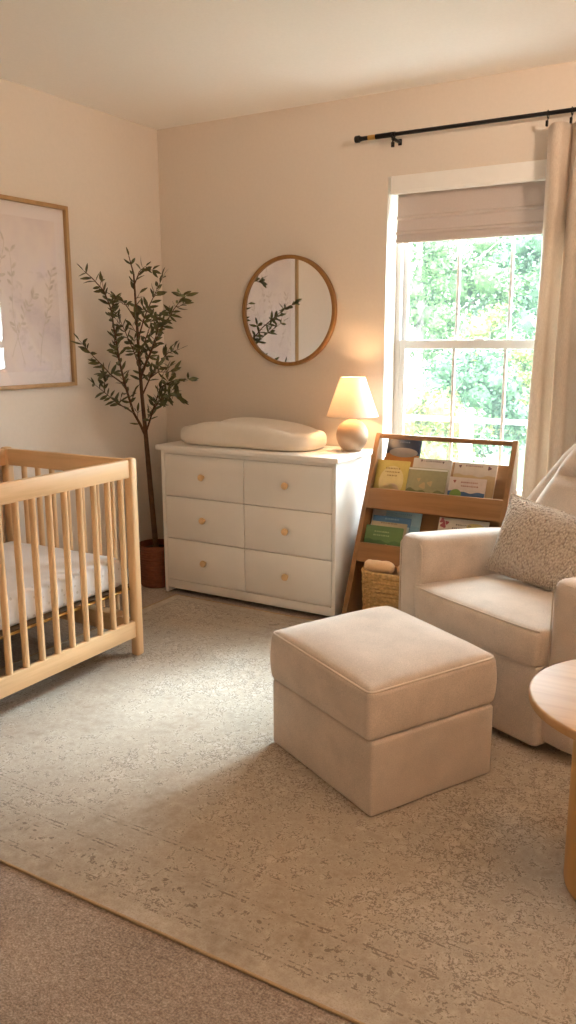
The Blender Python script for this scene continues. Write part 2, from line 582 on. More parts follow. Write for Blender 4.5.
# ------------------------------------------------------------------ rug
rx, ry = (RUG[0] + RUG[1]) / 2, (RUG[2] + RUG[3]) / 2
m = MB().box((RUG[0] - rx, RUG[2] - ry, .001), (RUG[1] - rx, RUG[3] - ry, .006), .002)
rug = tag(m.build('area_rug', M['rug']), 'large faded beige patterned area rug with border lines over the carpet', 'rug')
rug.location = (rx, ry, 0)
# bound edge
e = MB()
hx, hy = (RUG[1] - RUG[0]) / 2, (RUG[3] - RUG[2]) / 2
e.tube([(-hx, -hy, .0048), (hx, -hy, .0048), (hx, hy, .0048), (-hx, hy, .0048)], .0046, 6, closed=True)
e.build('bound_edge', plain('rug_binding', (176, 150, 116), .9, .1, var=.1, scale=200), rug)
RZ = .0065

# ------------------------------------------------------------------ crib
CX0, CX1, CY0, CY1 = -3.289, -2.445, 1.40, 2.815        # outer size
crib = tag(empty('crib', ((CX0 + CX1) / 2, (CY0 + CY1) / 2, 0)), 'light wooden baby crib with round slats beside the left wall', 'crib')
co = Vector(crib.location)
def cl(x, y, z):
    return (x - co.x, y - co.y, z)
pw = .046
for (x, y, z0) in ((CX1, CY1, RZ), (CX1, CY0, RZ), (CX0, CY1, 0), (CX0, CY0, 0)):
    sx = -1 if x == CX1 else 1
    sy = -1 if y == CY1 else 1
    xa, xb = sorted((x, x + sx * pw)); ya, yb = sorted((y, y + sy * pw))
    MB().box(cl(xa, ya, z0), cl(xb, yb, .937), .012, 3).build('post', M['oak2'], crib)
XF = CX1 - pw / 2; XK = CX0 + pw / 2
for x in (XF, XK):
    MB().box(cl(x - .014, CY0 + pw - .004, .848), cl(x + .014, CY1 - pw + .004, .930), .006).build('side_rail', M['oak1'], crib)
    MB().box(cl(x - .014, CY0 + pw - .004, .100), cl(x + .014, CY1 - pw + .004, .180), .006).build('side_rail', M['oak1'], crib)
YFc, YK = CY0 + pw / 2, CY1 - pw / 2
for y in (YFc, YK):
    MB().box(cl(CX0 + pw - .004, y - .014, .848), cl(CX1 - pw + .004, y + .014, .930), .006).build('end_rail', M['oak0'], crib)
    MB().box(cl(CX0 + pw - .004, y - .014, .100), cl(CX1 - pw + .004, y + .014, .180), .006).build('end_rail', M['oak0'], crib)
def slat_mesh():
    s = MB()
    n = 12
    ring = [(.0135 * math.copysign(abs(math.cos(a)) ** .8, math.cos(a)), .0125 * math.copysign(abs(math.sin(a)) ** .8, math.sin(a))) for a in [2 * pi * k / n for k in range(n)]]
    s.prism(ring, .17, .855, 2)
    return s.mesh('slat')
sm = slat_mesh(); sm.materials.append(M['oak2'])
def slat(x, y, rz):
    s = bpy.data.objects.new('slat', sm); COL.objects.link(s)
    s.parent = crib; s.location = (x - co.x, y - co.y, 0); s.rotation_euler = (0, 0, rz)
ns = 15
for x in (XF, XK):
    for k in range(ns):
        yy = 2.722 - .0845 * k
        slat(x, yy, pi / 2)
for y in (YFc, YK):
    for k in range(7):
        slat(CX0 + pw + (CX1 - CX0 - 2 * pw) * (k + 1) / 8, y, 0)
# mattress support: a slim metal-bound board
MB().box(cl(CX0 + .035, CY0 + .035, .329), cl(CX1 - .042, CY1 - .035, .340), .003).build('mattress_support', plain('support_board', (96, 74, 54), .7, .2), crib)
MB().tube([cl(CX1 - .040, CY0 + .04, .329), cl(CX1 - .040, CY1 - .04, .329)], .006, 8).build('support_rail', M['brass'], crib)
for y in (CY0 + .07, CY1 - .09):
    MB().box(cl(CX0 + .05, y - .03, .20), cl(CX1 - .07, y + .03, .225), .004).build('cross_brace', M['oak0'], crib)
# mattress
def mfn(p, t):
    p = p.copy()
    w = mnoise.noise(Vector((p.x * 9, p.y * 9, 0))) * .006
    if t[2] > .2:
        p.z += .012 * (1 - t[0] ** 2) * (1 - t[1] ** 4) + w
    s = max(abs(t[0]), abs(t[1]))
    if s > .95:
        k = mnoise.noise(Vector((p.x * 18, p.y * 18, p.z * 4))) * .005
        p.x += k; p.y += k
    return p
mt = tag(empty('crib_mattress', (co.x - .004, co.y, .341)), 'crib mattress in a white dotted fitted sheet inside the crib', 'mattress')
MB().rbox((0, 0, .068), (CX1 - CX0 - .118, CY1 - CY0 - .108, .136), .028, (16, 28, 4), mfn).build('fitted_sheet', M['sheet'], mt)

# ------------------------------------------------------------------ dresser
DX0, DX1, DY0, DY1 = -3.002, -1.878, 3.662, 4.075
dr = tag(empty('dresser', ((DX0 + DX1) / 2, (DY0 + DY1) / 2, 0)), 'white six drawer dresser with small wooden knobs against the back wall', 'dresser')
do = Vector(dr.location)
def dl(x, y, z):
    return (x - do.x, y - do.y, z)
b = MB()
b.box(dl(DX0, DY0, .0), dl(DX0 + .022, DY1, .842), .002)
b.box(dl(DX1 - .022, DY0, .0), dl(DX1, DY1, .842), .002)
b.box(dl(DX0 + .022, DY1 - .012, .05), dl(DX1 - .022, DY1, .842))
b.box(dl(DX0 + .022, DY0 + .002, .822), dl(DX1 - .022, DY1 - .012, .842))
b.build('carcass', M['white_paint'], dr)
MB().box(dl(DX0 + .022, DY0 + .028, .055), dl(DX1 - .022, DY1 - .012, .822)).build('drawer_box', M['gap'], dr)
MB().box(dl(DX0 - .022, DY0 - .024, .842), dl(DX1 + .022, DY1 + .004, .870), .006, 3).build('top', M['white_paint'], dr)
MB().box(dl(DX0 + .022, DY0 + .004, .028), dl(DX1 - .022, DY0 + .022, .078), .002).build('plinth', M['white_paint'], dr)
for (x, y) in ((DX0 + .03, DY1 - .05), (DX1 - .07, DY1 - .05)):
    MB().box(dl(x, y, 0), dl(x + .04, y + .035, .056), .003).build('rear_foot', M['white_paint'], dr)
xm = (DX0 + DX1) / 2 + .0
cols = [(DX0 + .0245, xm - .002), (xm + .002, DX1 - .0245)]
rows = [(.579, .819), (.331, .575), (.082, .327)]
for (xa, xb) in cols:
    for (za, zb) in rows:
        d = MB().box(dl(xa, DY0 + .001, za), dl(xb, DY0 + .021, zb), .0025).build('drawer', M['white_paint'], dr)
        kx, kz = (xa + xb) / 2, za + (zb - za) * .52
        k = MB()
        prof = [(.0001, .032), (.011, .0315), (.0175, .028), (.0195, .022), (.0175, .016), (.010, .012), (.008, .006), (.010, 0)]
        k.lathe(prof, 20)
        Mx = Matrix.Translation(Vector(dl(kx, DY0 + .001, kz))) @ Matrix.Rotation(pi / 2, 4, 'X')
        k.v = [Mx @ p for p in k.v]
        k.build('knob', M['knob'], d)
DZ = .870

# ------------------------------------------------------------------ changing pad
def padfn(p, t):
    p = p.copy()
    p0 = p.z
    x, y = t[0], t[1]
    if t[2] > 0:
        k = max(0, t[2])
        side = abs(y) ** 2.2
        ends = (1 - abs(x) ** 3)
        wav = .80 + .20 * math.cos((x + .25) * 2.6)
        p.z += k * (.052 * side * (.25 + .75 * ends) * wav - .012 * (1 - side))
        p.z += k * .018 * (abs(x) ** 4) * (1 - side)
    # outline: superellipse with a slight waist, edges rolled over
    hx, hy, hz, r = .4425, .1875, .044, .034
    q = (abs(x) ** 3 + abs(y) ** 3) ** (1 / 3) if (x or y) else 1
    m_ = max(abs(x), abs(y))
    sc = (m_ / q) if q > 0 else 1
    u = min(1, max(0, (abs(t[2]) * hz - (hz - r)) / r))
    ins = r * (1 - math.sqrt(max(0, 1 - u * u)))
    lift = p.z - p0
    return Vector((x * sc * (hx - ins), y * sc * (hy - ins) * (1 - .05 * math.cos(x * pi)), t[2] * hz + lift))
cp = tag(empty('changing_pad', (-2.522, 3.876, DZ), math.radians(0)), 'cream contoured changing pad lying on the white dresser', 'changing pad')
MB().rbox((0, 0, .046), (.885, .375, .088), .034, (34, 18, 6), padfn).build('pad', M['pad'], cp)

# ------------------------------------------------------------------ table lamp
LX, LY = -1.925, 3.935
lamp = tag(empty('table_lamp', (LX, LY, DZ + .0006)), 'small lit table lamp with a round ceramic base and cream shade', 'lamp')
prof = [(.0001, .0), (.046, .0), (.050, .004), (.050, .010), (.058, .018), (.074, .040), (.083, .066), (.085, .090), (.080, .115), (.066, .140), (.046, .156), (.026, .164), (.018, .170), (.014, .176), (.0001, .176)]
MB().lathe(prof, 40).build('base', M['ceramic'], lamp)
MB().lathe([(.0001, .174), (.012, .174), (.012, .240), (.016, .243), (.016, .285), (.0001, .285)], 16).build('socket', M['brass'], lamp)
MB().lathe([(.0001, .283), (.010, .285), (.014, .292), (.022, .306), (.025, .320), (.021, .336), (.011, .344), (.0001, .346)], 20).build('bulb', M['bulb'], lamp)
s = MB()
a0, a1, z0, z1 = .136, .066, .186, .386
s.lathe([(a0, z0), (a1, z1), (a1 - .0025, z1), (a0 - .0025, z0), (a0, z0)], 48)
s.f = [f for f in s.f if len(f) == 4]
sh = s.build('lamp_shade', M['shade_fabric'], lamp, fix=False)
for (aa, zz_, rr_) in ((a0, z0, .0028), (a1, z1, .0026)):
    MB().tube([((aa - .001) * math.cos(2 * pi * k / 48), (aa - .001) * math.sin(2 * pi * k / 48), zz_) for k in range(48)], rr_, 6, closed=True).build('shade_trim', M['shade_fabric'], sh)
sp = MB()
for k in range(3):
    a = 2 * pi * k / 3 + .4
    sp.tube([(.006 * math.cos(a), .006 * math.sin(a), .362), (a1 * .97 * math.cos(a), a1 * .97 * math.sin(a), .383)], .0014, 5)
sp.tube([(0, .014, .262), (0, .034, .29), (0, .036, .325), (0, .022, .355), (0, 0, .362)], .0014, 5)
sp.build('shade_carrier', M['brass'], lamp)

# ------------------------------------------------------------------ round mirror
mc = Vector((-2.405, YB, 1.608))
mi = tag(empty('wall_mirror', tuple(mc)), 'round wood framed mirror hanging above the dresser', 'mirror')
R0 = .302
fm = MB()
n = 72
sec = [(-.020, -.002), (.0, -.002), (.0, -.026), (-.004, -.030), (-.017, -.030), (-.021, -.027)]
vs, fs = [], []
for k in range(n):
    a = 2 * pi * k / n
    for (dr_, dy_) in sec:
        r_ = R0 + dr_
        vs.append((r_ * math.cos(a), dy_, r_ * math.sin(a)))
ks = len(sec)
for k in range(n):
    for j in range(ks):
        fs.append((k * ks + j, k * ks + (j + 1) % ks, ((k + 1) % n) * ks + (j + 1) % ks, ((k + 1) % n) * ks + j))
fm.add(vs, fs).build('frame', M['mirrorwood'], mi)
MB().prism([((R0 - .019) * math.cos(2 * pi * k / 64), (R0 - .019) * math.sin(2 * pi * k / 64)) for k in range(64)], -.018, -.004, 1).build('glass', M['mirror'], mi)

# ------------------------------------------------------------------ framed picture on the left wall
PY0, PY1, PZ0, PZ1 = 2.44, 3.312, 1.212, 2.132
pc = tag(empty('framed_picture', (XL, (PY0 + PY1) / 2, (PZ0 + PZ1) / 2)), 'large pale botanical print in a thin wooden frame above the crib', 'picture')
hy_, hz_ = (PY1 - PY0) / 2, (PZ1 - PZ0) / 2
fwid, fdep = .020, .032
MB().box((.001, -hy_, -hz_), (fdep, -hy_ + fwid, hz_), .002).box((.001, hy_ - fwid, -hz_), (fdep, hy_, hz_), .002).box((.001, -hy_ + fwid, hz_ - fwid), (fdep, hy_ - fwid, hz_), .002).box((.001, -hy_ + fwid, -hz_), (fdep, hy_ - fwid, -hz_ + fwid), .002).build('frame', M['frame2'], pc)
def artmat():
    m, nt, b_ = newmat('watercolour_paper')
    setp(b_, None, .8, .1)
    v = texco(nt)
    f = noise(nt, v, 3.2, 5, .6)
    f2 = noise(nt, v, 14, 5, .7)
    base = ramp(nt, f, [(.35, lin(214, 200, 200)), (.55, lin(226, 214, 208)), (.7, lin(222, 210, 214))])
    sepn = nt.nodes.new('ShaderNodeSeparateXYZ'); nt.links.new(v, sepn.inputs[0])
    low = mathn(nt, 'LESS_THAN', sepn.outputs[2], .12)
    sp_ = mathn(nt, 'MULTIPLY', mathn(nt, 'GREATER_THAN', f2, .60), low)
    nt.links.new(mixc(nt, mathn(nt, 'MULTIPLY', sp_, .25), base, lin(178, 164, 152)), b_.inputs['Base Color'])
    return m
MB().box((.006, -hy_ + fwid, -hz_ + fwid), (.010, hy_ - fwid, hz_ - fwid)).build('mat_board', plain('mat_board', (228, 218, 216), .85, .1, var=.01), pc)
art = MB().box((.010, -hy_ + .085, -hz_ + .085), (.012, hy_ - .085, hz_ - .085)).build('art_print', artmat(), pc)
faded = plain('faded_ink', (204, 191, 181), .85, .05, var=.15, scale=25)
rr = random.Random(3)
def flat_leaf(mb, y, z, ang, L, W):
    c, s_ = math.cos(ang), math.sin(ang)
    pts = []
    for (a, w) in ((0, 0), (.3, .8), (.6, 1), (.85, .6), (1, 0), (.85, -.6), (.6, -1), (.3, -.8)):
        pts.append((.0128, y + c * a * L - s_ * w * W, z + s_ * a * L + c * w * W))
    mb.add(pts, [tuple(range(8))])
for (y0_, z0_, ang0, L) in ((.10, -.34, 1.9, .55), (.20, -.35, 1.45, .50), (-.06, -.34, 1.7, .6), (-.16, -.33, 2.0, .45), (.02, -.30, 1.2, .35)):
    y, z, a = y0_, z0_, ang0
    st = 14
    br = MB()
    for i in range(st):
        y2, z2 = y + math.cos(a) * L / st, z + math.sin(a) * L / st
        br.add([(.0126, y - .002, z), (.0126, y + .002, z), (.0126, y2 + .002, z2), (.0126, y2 - .002, z2)], [(0, 1, 2, 3)])
        y, z = y2, z2
        a += rr.uniform(-.14, .12)
        if i > 2 and abs(y) < .33:
            for sg in (-1, 1):
                if rr.random() < .62:
                    flat_leaf(br, y, z, a + sg * rr.uniform(.5, 1.0), rr.uniform(.03, .055), rr.uniform(.005, .009))
    br.build('painted_branch', faded, art)

MB().box((.018, -hy_ + fwid, -hz_ + fwid), (.020, hy_ - fwid, hz_ - fwid)).build('glass', M['picglass'], pc)

# ------------------------------------------------------------------ potted olive tree
px, py = -3.137, 3.752
tr = tag(empty('potted_olive_tree', (px, py, 0)), 'tall slim olive tree in a brown woven planter in the room corner', 'potted plant')
to = Vector(tr.location)
pt = MB()
prof = [(.0001, .0), (.094, .0), (.098, .006)]
nr = 15
for i in range(nr * 4 + 1):
    z = .008 + i / (nr * 4) * .236
    r = .098 + .012 * (z / .25) + .0035 * abs(math.sin(pi * i / 4))
    prof.append((r, z))
prof += [(.112, .252), (.108, .256), (.100, .252), (.098, .222)]
pt.lathe(prof, 48, fn=lambda i, k, a, z: .0016 * math.sin(24 * a + (pi if int(z / .0157) % 2 else 0)) if .01 < z < .24 else 0)
pt.build('planter', M['pot'], tr)
MB().lathe([(.0001, .226), (.06, .230), (.099, .222)], 24, fn=lambda i, k, a, z: 0).build('soil', M['soil'], tr)
def tp(u, v, y):
    return P(u, v, y) - to
trunk = MB()
main = [Vector((.0, 0, .20)), tp(152, 505, 3.735), tp(148.5, 466, 3.71), tp(146, 437, 3.69), tp(142, 396, 3.66), tp(139, 357, 3.63), tp(136.5, 316, 3.59), tp(133.7, 274, 3.54), tp(128.8, 256, 3.50)]
trunk.tube(main, [.0165, .0155, .0145, .0125, .010, .0085, .0065, .0045, .002], 10)
branches = [
    ([(146, 437), (140, 424), (133.7, 413), (125, 385), (120, 364), (115, 335), (111, 309), (104, 291), (92, 278), (84, 271)], 3.69, 3.36, .0085),
    ([(125, 385), (118, 380), (111, 375), (103, 366), (94, 357), (86, 348), (79, 340)], 3.60, 3.30, .005),
    ([(133.7, 413), (126, 408), (118, 404), (104, 392), (94, 384)], 3.66, 3.42, .005),
    ([(146, 432), (150, 420), (153, 410), (157, 398), (160, 388), (168, 383), (180, 380)], 3.69, 3.58, .006),
    ([(141, 378), (145, 366), (149, 357), (156, 340), (163, 326), (170, 316), (174, 309), (181, 300), (186, 296)], 3.645, 3.52, .0055),
    ([(138, 340), (143, 322), (148, 308), (153, 298), (158, 287), (163, 277)], 3.61, 3.70, .0045),
    ([(142, 396), (150, 378), (158, 364), (168, 353), (180, 349)], 3.66, 3.72, .005),
    ([(140, 368), (134, 352), (128, 338), (121, 322), (116, 312)], 3.63, 3.50, .004),
    ([(137, 322), (128, 308), (122, 300), (113, 296)], 3.59, 3.44, .0035),
    ([(134.5, 285), (139, 272), (143, 268), (146, 266)], 3.55, 3.52, .003),
    ([(120, 364), (114, 345), (107, 330), (100, 318)], 3.58, 3.66, .004),
    ([(148, 358), (153, 345), (158, 330), (160, 318)], 3.63, 3.46, .004),
    ([(153, 410), (160, 400), (170, 396), (178, 392)], 3.67, 3.50, .004),
    ([(139, 357), (146, 338), (150, 326), (152, 316)], 3.63, 3.74, .004),
    ([(150, 378), (158, 372), (168, 372), (176, 370)], 3.65, 3.50, .0035),
    ([(128, 392), (122, 384), (113, 386), (104, 378)], 3.63, 3.70, .0035),
]
fol = MB()
lr = random.Random(11)
def leaf(base, d, L, W, nrm):
    d = d.normalized()
    s_ = d.cross(nrm)
    if s_.length < 1e-4:
        s_ = d.orthogonal()
    s_.normalize()
    up = s_.cross(d).normalized()
    curl = lr.uniform(-.12, .22)
    vs, fs = [], []
    prof = [(0, .06), (.18, .62), (.42, 1), (.7, .78), (.9, .36), (1, .04)]
    for (a, w) in prof:
        c = base + d * (a * L) - up * (curl * L * a * a)
        hw = W * w / 2
        vs += [c - s_ * hw + up * hw * .35, c, c + s_ * hw + up * hw * .35]
    for i in range(len(prof) - 1):
        for j in range(2):
            fs.append((i * 3 + j, i * 3 + j + 1, (i + 1) * 3 + j + 1, (i + 1) * 3 + j))
    fol.add(vs, fs)
def clampx(p):
    # leaves stay off the walls
    q = p + to
    q.x = max(q.x, XL + .03); q.y = min(q.y, YB - .06)
    return q - to
def put_leaf(p, ax, sg, side, k=1.0):
    d = ax * lr.uniform(.25, .8) + side * sg * lr.uniform(.7, 1) + Vector((0, 0, lr.uniform(-.25, .25)))
    l_ = lr.uniform(.045, .070) * k
    tip = p + d.normalized() * l_ + to
    if tip.x < XL + .012 or tip.y > YB - .012:
        return
    leaf(p, d, l_, lr.uniform(.015, .022) * k, Vector((lr.uniform(-.8, .8), -1, lr.uniform(-.6, .9))))
def leaves_on(pts, start, dens, twigs=True):
    tot = 0
    nxt = start + .03
    for i in range(len(pts) - 1):
        a, b_ = pts[i], pts[i + 1]
        L = (b_ - a).length
        k = 0.0
        while k < L:
            if tot + k > start:
                p = a + (b_ - a) * (k / L)
                ax = (b_ - a).normalized()
                side = Matrix.Rotation(lr.uniform(0, 2 * pi), 3, ax) @ ax.orthogonal().normalized()
                for sg in (1, -1):
                    if lr.random() < .8:
                        put_leaf(p, ax, sg, side)
                if twigs and tot + k > nxt:
                    nxt = tot + k + lr.uniform(.06, .11)
                    d = (ax * lr.uniform(.5, .9) + side * lr.uniform(.5, .9)).normalized()
                    tl = lr.uniform(.03, .07)
                    e_ = p + d * tl + Vector((0, 0, .012))
                    if (e_ + to).x > XL + .06 and (e_ + to).y < YB - .08:
                        trunk.tube([p, p + d * tl * .5, e_], [.0022, .0018, .001], 5)
                        leaves_on([p, p + d * tl * .5, e_], .02, .026, False)
                        leaf(e_, d, .055, .017, Vector((lr.uniform(-.5, .5), -1, .4)))
            k += dens * lr.uniform(.7, 1.3)
        tot += L
for pts, ya, yb, r0 in branches:
    n_ = len(pts)
    q = [clampx(tp(u, v, ya + (yb - ya) * (i / (n_ - 1)))) for i, (u, v) in enumerate(pts)]
    trunk.tube(q, [r0 * (1 - .78 * i / (n_ - 1)) for i in range(n_)], 7)
    leaves_on(q, .08, .029)
    leaf(q[-1], q[-1] - q[-2], .055, .015, Vector((0, 0, 1)))
leaves_on(main[4:], .08, .040)
leaf(main[-1], main[-1] - main[-2], .05, .014, Vector((0, 1, 0)))
trunk.build('trunk', M['bark'], tr)
fol.build('foliage', M['olive'], tr, fix=False)

# ------------------------------------------------------------------ curtain rod, rings, curtain
RY, RZr = 4.008, 2.437
rod = tag(empty('curtain_rod', (-1.937, RY, RZr)), 'black metal curtain rod with a brass collar above the window', 'curtain rod')
MB().tube([(.03, 0, 0), (1.95, 0, 0)], .0095, 14).build('rod', M['black'], rod)
MB().tube([(.085, 0, 0), (.19, 0, 0)], .0125, 14).build('outer_sleeve', M['black'], rod)
f_ = MB().lathe([(.0001, -.028), (.014, -.028), (.017, -.024), (.017, -.004), (.013, 0), (.0105, .012), (.0105, .04), (.0001, .04)], 20)
Rm = Matrix.Rotation(pi / 2, 4, 'Y')
f_.v = [Rm @ v for v in f_.v]
f_.build('finial', M['black'], rod)
MB().tube([(.045, 0, 0), (.105, 0, 0)], .0118, 16).build('collar', M['brass'], rod)
def bracket(x):
    bk = MB()
    bk.box((x - .010, YB - RY - .006, -.034), (x + .010, YB - RY, -.004), .002)
    bk.box((x - .007, -.004, -.026), (x + .007, YB - RY - .006, -.013), .002)
    bk.tube([(x + .0, .020 * math.cos(a), .020 * math.sin(a) + .002) for a in [pi * (.05 + k / 10 * 1.0) + pi for k in range(11)]], .006, 8)
    bo = bk.build('bracket', M['black'], rod)
    MB().tube([(x, 0, -.018), (x, 0, -.036)], .0045, 8).tube([(x, 0, -.036), (x, 0, -.058)], .009, 12).build('set_screw', M['black'], bo)
bracket(.178); bracket(1.86)

cu = tag(empty('curtain', (-.66, RY, 0)), 'long cream linen curtain hanging from rings at the window edge', 'curtain')
NX, NZ = 150, 26
X0, X1 = -1.010, -.28
ztop, zbot = 2.385, .03
nf = 7
vs, fs = [], []
for j in range(NZ + 1):
    t = j / NZ
    z = ztop + (zbot - ztop) * t
    for i in range(NX + 1):
        s_ = i / NX
        ph = s_ * nf * 2 * pi
        amp = .040 + .040 * min(1, t * 2.2)
        x = X0 + (X1 - X0) * s_ - .040 * t * (1 - s_) ** 2 + .010 * math.sin(ph * 2) * (.4 + t) + .004 * math.sin(7 * t + s_ * 11)
        y = -.012 - amp * (2.2 * abs(math.sin(ph / 2)) ** .8 - 1.1) * .82 + .006 * math.sin(3.1 * t + s_ * 9) * t
        vs.append((x + .66, y, z))
for j in range(NZ):
    for i in range(NX):
        a = j * (NX + 1) + i
        fs.append((a, a + 1, a + NX + 2, a + NX + 1))
cm = MB().add(vs, fs)
co_ = cm.build('fabric', M['curtain'], cu, fix=False)
sl = co_.modifiers.new('thickness', 'SOLIDIFY'); sl.thickness = .0022; sl.offset = 0
for k in range(nf):
    x = X0 + (X1 - X0) * (k / nf) + .66
    y = -.016 if False else 0
    rg = MB().tube([(x, .0155 * math.sin(2 * pi * q / 20), RZr - .0044 + .0165 * math.cos(2 * pi * q / 20)) for q in range(20)], .0022, 6, closed=True)
    rg.tube([(x, 0, RZr - .024), (x, -.003, RZr - .034)], .0022, 6).box((x - .005, -.022, RZr - .058), (x + .005, -.006, RZr - .033), .002)
    rg.build('ring_clip', M['black'], cu)

# ------------------------------------------------------------------ book rack
BX0, BX1 = -1.812, -1.062
SL = .432
def fy(z, off=0):
    return 3.58 + off + SL * z
rk = tag(empty('book_rack', ((BX0 + BX1) / 2, 3.83, .0096)), 'wooden front facing book rack with sloped sides under the window', 'book rack')
ko = Vector(rk.location)
pt_ = .025
def ys(y):
    return y - ko.y
side = [(ys(fy(0) + .0), .0), (ys(fy(.93)), .93), (ys(fy(.955) + .006), .957), (ys(4.012), .957), (ys(4.020), .95), (ys(4.020), .0)]
for x in (BX0, BX1 - pt_):
    MB().prism(side, x - ko.x, x + pt_ - ko.x, 0).build('side_panel', M['rack2'], rk)
xi0, xi1 = BX0 + pt_ - ko.x, BX1 - pt_ - ko.x
MB().box((xi0, ys(3.992), .930), (xi1, ys(4.012), .955), .004).build('top_rail', M['rack0'], rk)
def sloped(z0, z1, off, th):
    return [(ys(fy(z0, off)), z0), (ys(fy(z1, off)), z1), (ys(fy(z1, off) + th), z1), (ys(fy(z0, off) + th), z0)]
for (z0, z1) in ((.585, .682), (.325, .415)):
    MB().prism(sloped(z0, z1, .002, .015), xi0, xi1, 0).build('pocket_front', M['rack0'], rk)
    MB().box((xi0, ys(fy(z0, .018)), z0), (xi1, ys(fy(z0, .125)), z0 + .012), .001).build('pocket_floor', M['rack0'], rk)
MB().prism(sloped(.585, .825, .115, .012), xi0, xi1, 0).build('back_panel', M['rack0'], rk)
MB().prism(sloped(.325, .582, .115, .012), xi0, xi1, 0).build('back_panel', M['rack0'], rk)
MB().box((xi0, ys(3.60), .004), (xi1, ys(4.018), .024), .002).build('base_shelf', M['rack0'], rk)
MB().box((xi0, ys(4.004), .024), (xi1, ys(4.016), .315), .001).build('back_panel', M['rack0'], rk)

# books: local frame x across, z up the cover, y into the rack
LEAN = math.atan(SL)
def bmat(name, rgb, rough=.45):
    return plain(name, tuple(c * .82 for c in rgb), rough, .35, var=.06, scale=40)
def book(x0, x1, zb, zt, off, th, rgb, label, group, art=(), spine=None):
    w = x1 - x0
    h = (zt - zb) / math.cos(LEAN)
    bk = tag(empty('picture_book', (x0, fy(zb - .0096, off), zb)), label, 'book', group)
    bk.rotation_euler = (-LEAN, 0, 0)
    mcov = bmat('book_cover', rgb)
    c = MB().box((0, 0, 0), (w, .0022, h), .0006).box((0, th - .0022, 0), (w, th, h), .0006).box((0, 0, 0), (.003, th, h), .0006)
    cov = c.build('cover', mcov, bk)
    MB().box((.003, .0022, .004), (w - .004, th - .0022, h - .004)).build('pages', M['paper'], bk)
    for it in art:
        kind, colr = it[0], it[1]
        mm = bmat('cover_ink', colr, .5)
        a = MB()
        if kind == 'band':          # z0,z1 fractions with wavy top edge
            z0, z1, wv = it[2], it[3], it[4]
            N = 16
            top = [(w * k / N, (z1 + wv * math.sin(k * 1.1) * .5 + wv * .5 * math.sin(k * .5)) * h) for k in range(N + 1)]
            pts = [(.0005, z0 * h)] + [(min(max(x, .0005), w - .0005), z) for x, z in top] + [(w - .0005, z0 * h)]
            a.prism(pts, -.0006, .0002, 1)
        elif kind == 'disc':
            cx, cz, rx_, rz_ = it[2:6]
            a.prism([(w * cx + rx_ * math.cos(2 * pi * k / 24), h * cz + rz_ * math.sin(2 * pi * k / 24)) for k in range(24)], -.0009, .0001, 1)
        elif kind == 'lines':       # soft rows of blurred title strokes
            cx, cz, ww, rows_ = it[2:6]
            rg_ = random.Random(int(w * 1e5) + rows_)
            for r_ in range(rows_):
                x = w * cx - ww / 2 * rg_.uniform(.6, 1)
                xe = w * cx * 2 - x
                z = h * cz - r_ * .019
                while x < xe:
                    l_ = rg_.uniform(.004, .009)
                    a.prism([(x, z), (x + l_, z + .001), (x + l_ * .9, z + .007), (x + l_ * .2, z + .008)], -.0010, .0001, 1)
                    x += l_ + rg_.uniform(.002, .005)
        elif kind == 'blob':
            for (cx, cz, r_) in it[2]:
                if a.v:
                    a.build('cover_motif', mm, cov)
                a = MB()
                a.prism([(w * cx + r_ * (1 + .25 * math.sin(3 * t_ + cx * 40)) * math.cos(t_), h * cz + r_ * (1 + .25 * math.sin(3 * t_ + cx * 40)) * math.sin(t_)) for t_ in [2 * pi * k / 16 for k in range(16)]], -.0008, .0001, 1)
        nm = {'band': 'cover_landscape', 'disc': 'cover_picture', 'lines': 'cover_title', 'blob': 'cover_motif'}[kind]
        a.build(nm, mm, cov)
    return bk
G1, G2 = 'picture books in the upper pocket', 'picture books in the lower pocket'
ub, lb = .614, .354
book(-1.768, -1.580, ub, .938, .082, .012, (30, 38, 58), 'tall navy book with an orange lower cover behind the yellow book', G1,
     (('band', (178, 112, 44), .02, .74, .03), ('disc', (158, 142, 130), .52, .78, .080, .026), ('lines', (120, 126, 140), .5, .93, .07, 1)))
book(-1.783, -1.604, ub, .832, .030, .010, (206, 182, 96), 'yellow picture book at the left end of the upper pocket', G1,
     (('disc', (222, 200, 140), .52, .52, .068, .085), ('lines', (140, 112, 60), .52, .80, .085, 3), ('disc', (214, 186, 160), .55, .36, .045, .03)))
book(-1.600, -1.392, ub, .848, .066, .010, (206, 188, 170), 'taller beige book standing behind the sage green book', G1,
     (('lines', (150, 130, 112), .5, .93, .10, 1), ('blob', (120, 96, 84), ((.22, .95, .006), (.78, .94, .005)))))
book(-1.604, -1.396, ub, .806, .034, .010, (158, 150, 112), 'sage green picture book in the middle of the upper pocket', G1,
     (('band', (120, 118, 78), .02, .42, .08), ('blob', (186, 160, 116), ((.42, .55, .016), (.60, .62, .013), (.3, .7, .009))), ('band', (228, 220, 206), .945, .985, 0)))
book(-1.376, -1.158, ub, .842, .066, .011, (214, 190, 166), 'larger cream book behind the small landscape cover book', G1,
     (('lines', (150, 112, 92), .48, .92, .10, 1), ('blob', (128, 86, 78), ((.14, .92, .007), (.83, .91, .009))), ('band', (206, 172, 124), .30, .74, .03)))
book(-1.378, -1.190, ub, .776, .030, .010, (224, 200, 184), 'small pale book with a green and blue landscape cover', G1,
     (('band', (78, 104, 138), .02, .58, .03), ('disc', (132, 156, 72), .22, .50, .030, .026), ('lines', (168, 108, 92), .55, .84, .09, 2), ('blob', (170, 96, 84), ((.15, .88, .007),))))
book(-1.783, -1.600, lb, .574, .088, .010, (236, 232, 226), 'white book at the far left end of the lower pocket', G2,
     (('blob', (206, 190, 180), ((.3, .85, .01), (.6, .9, .008))),))
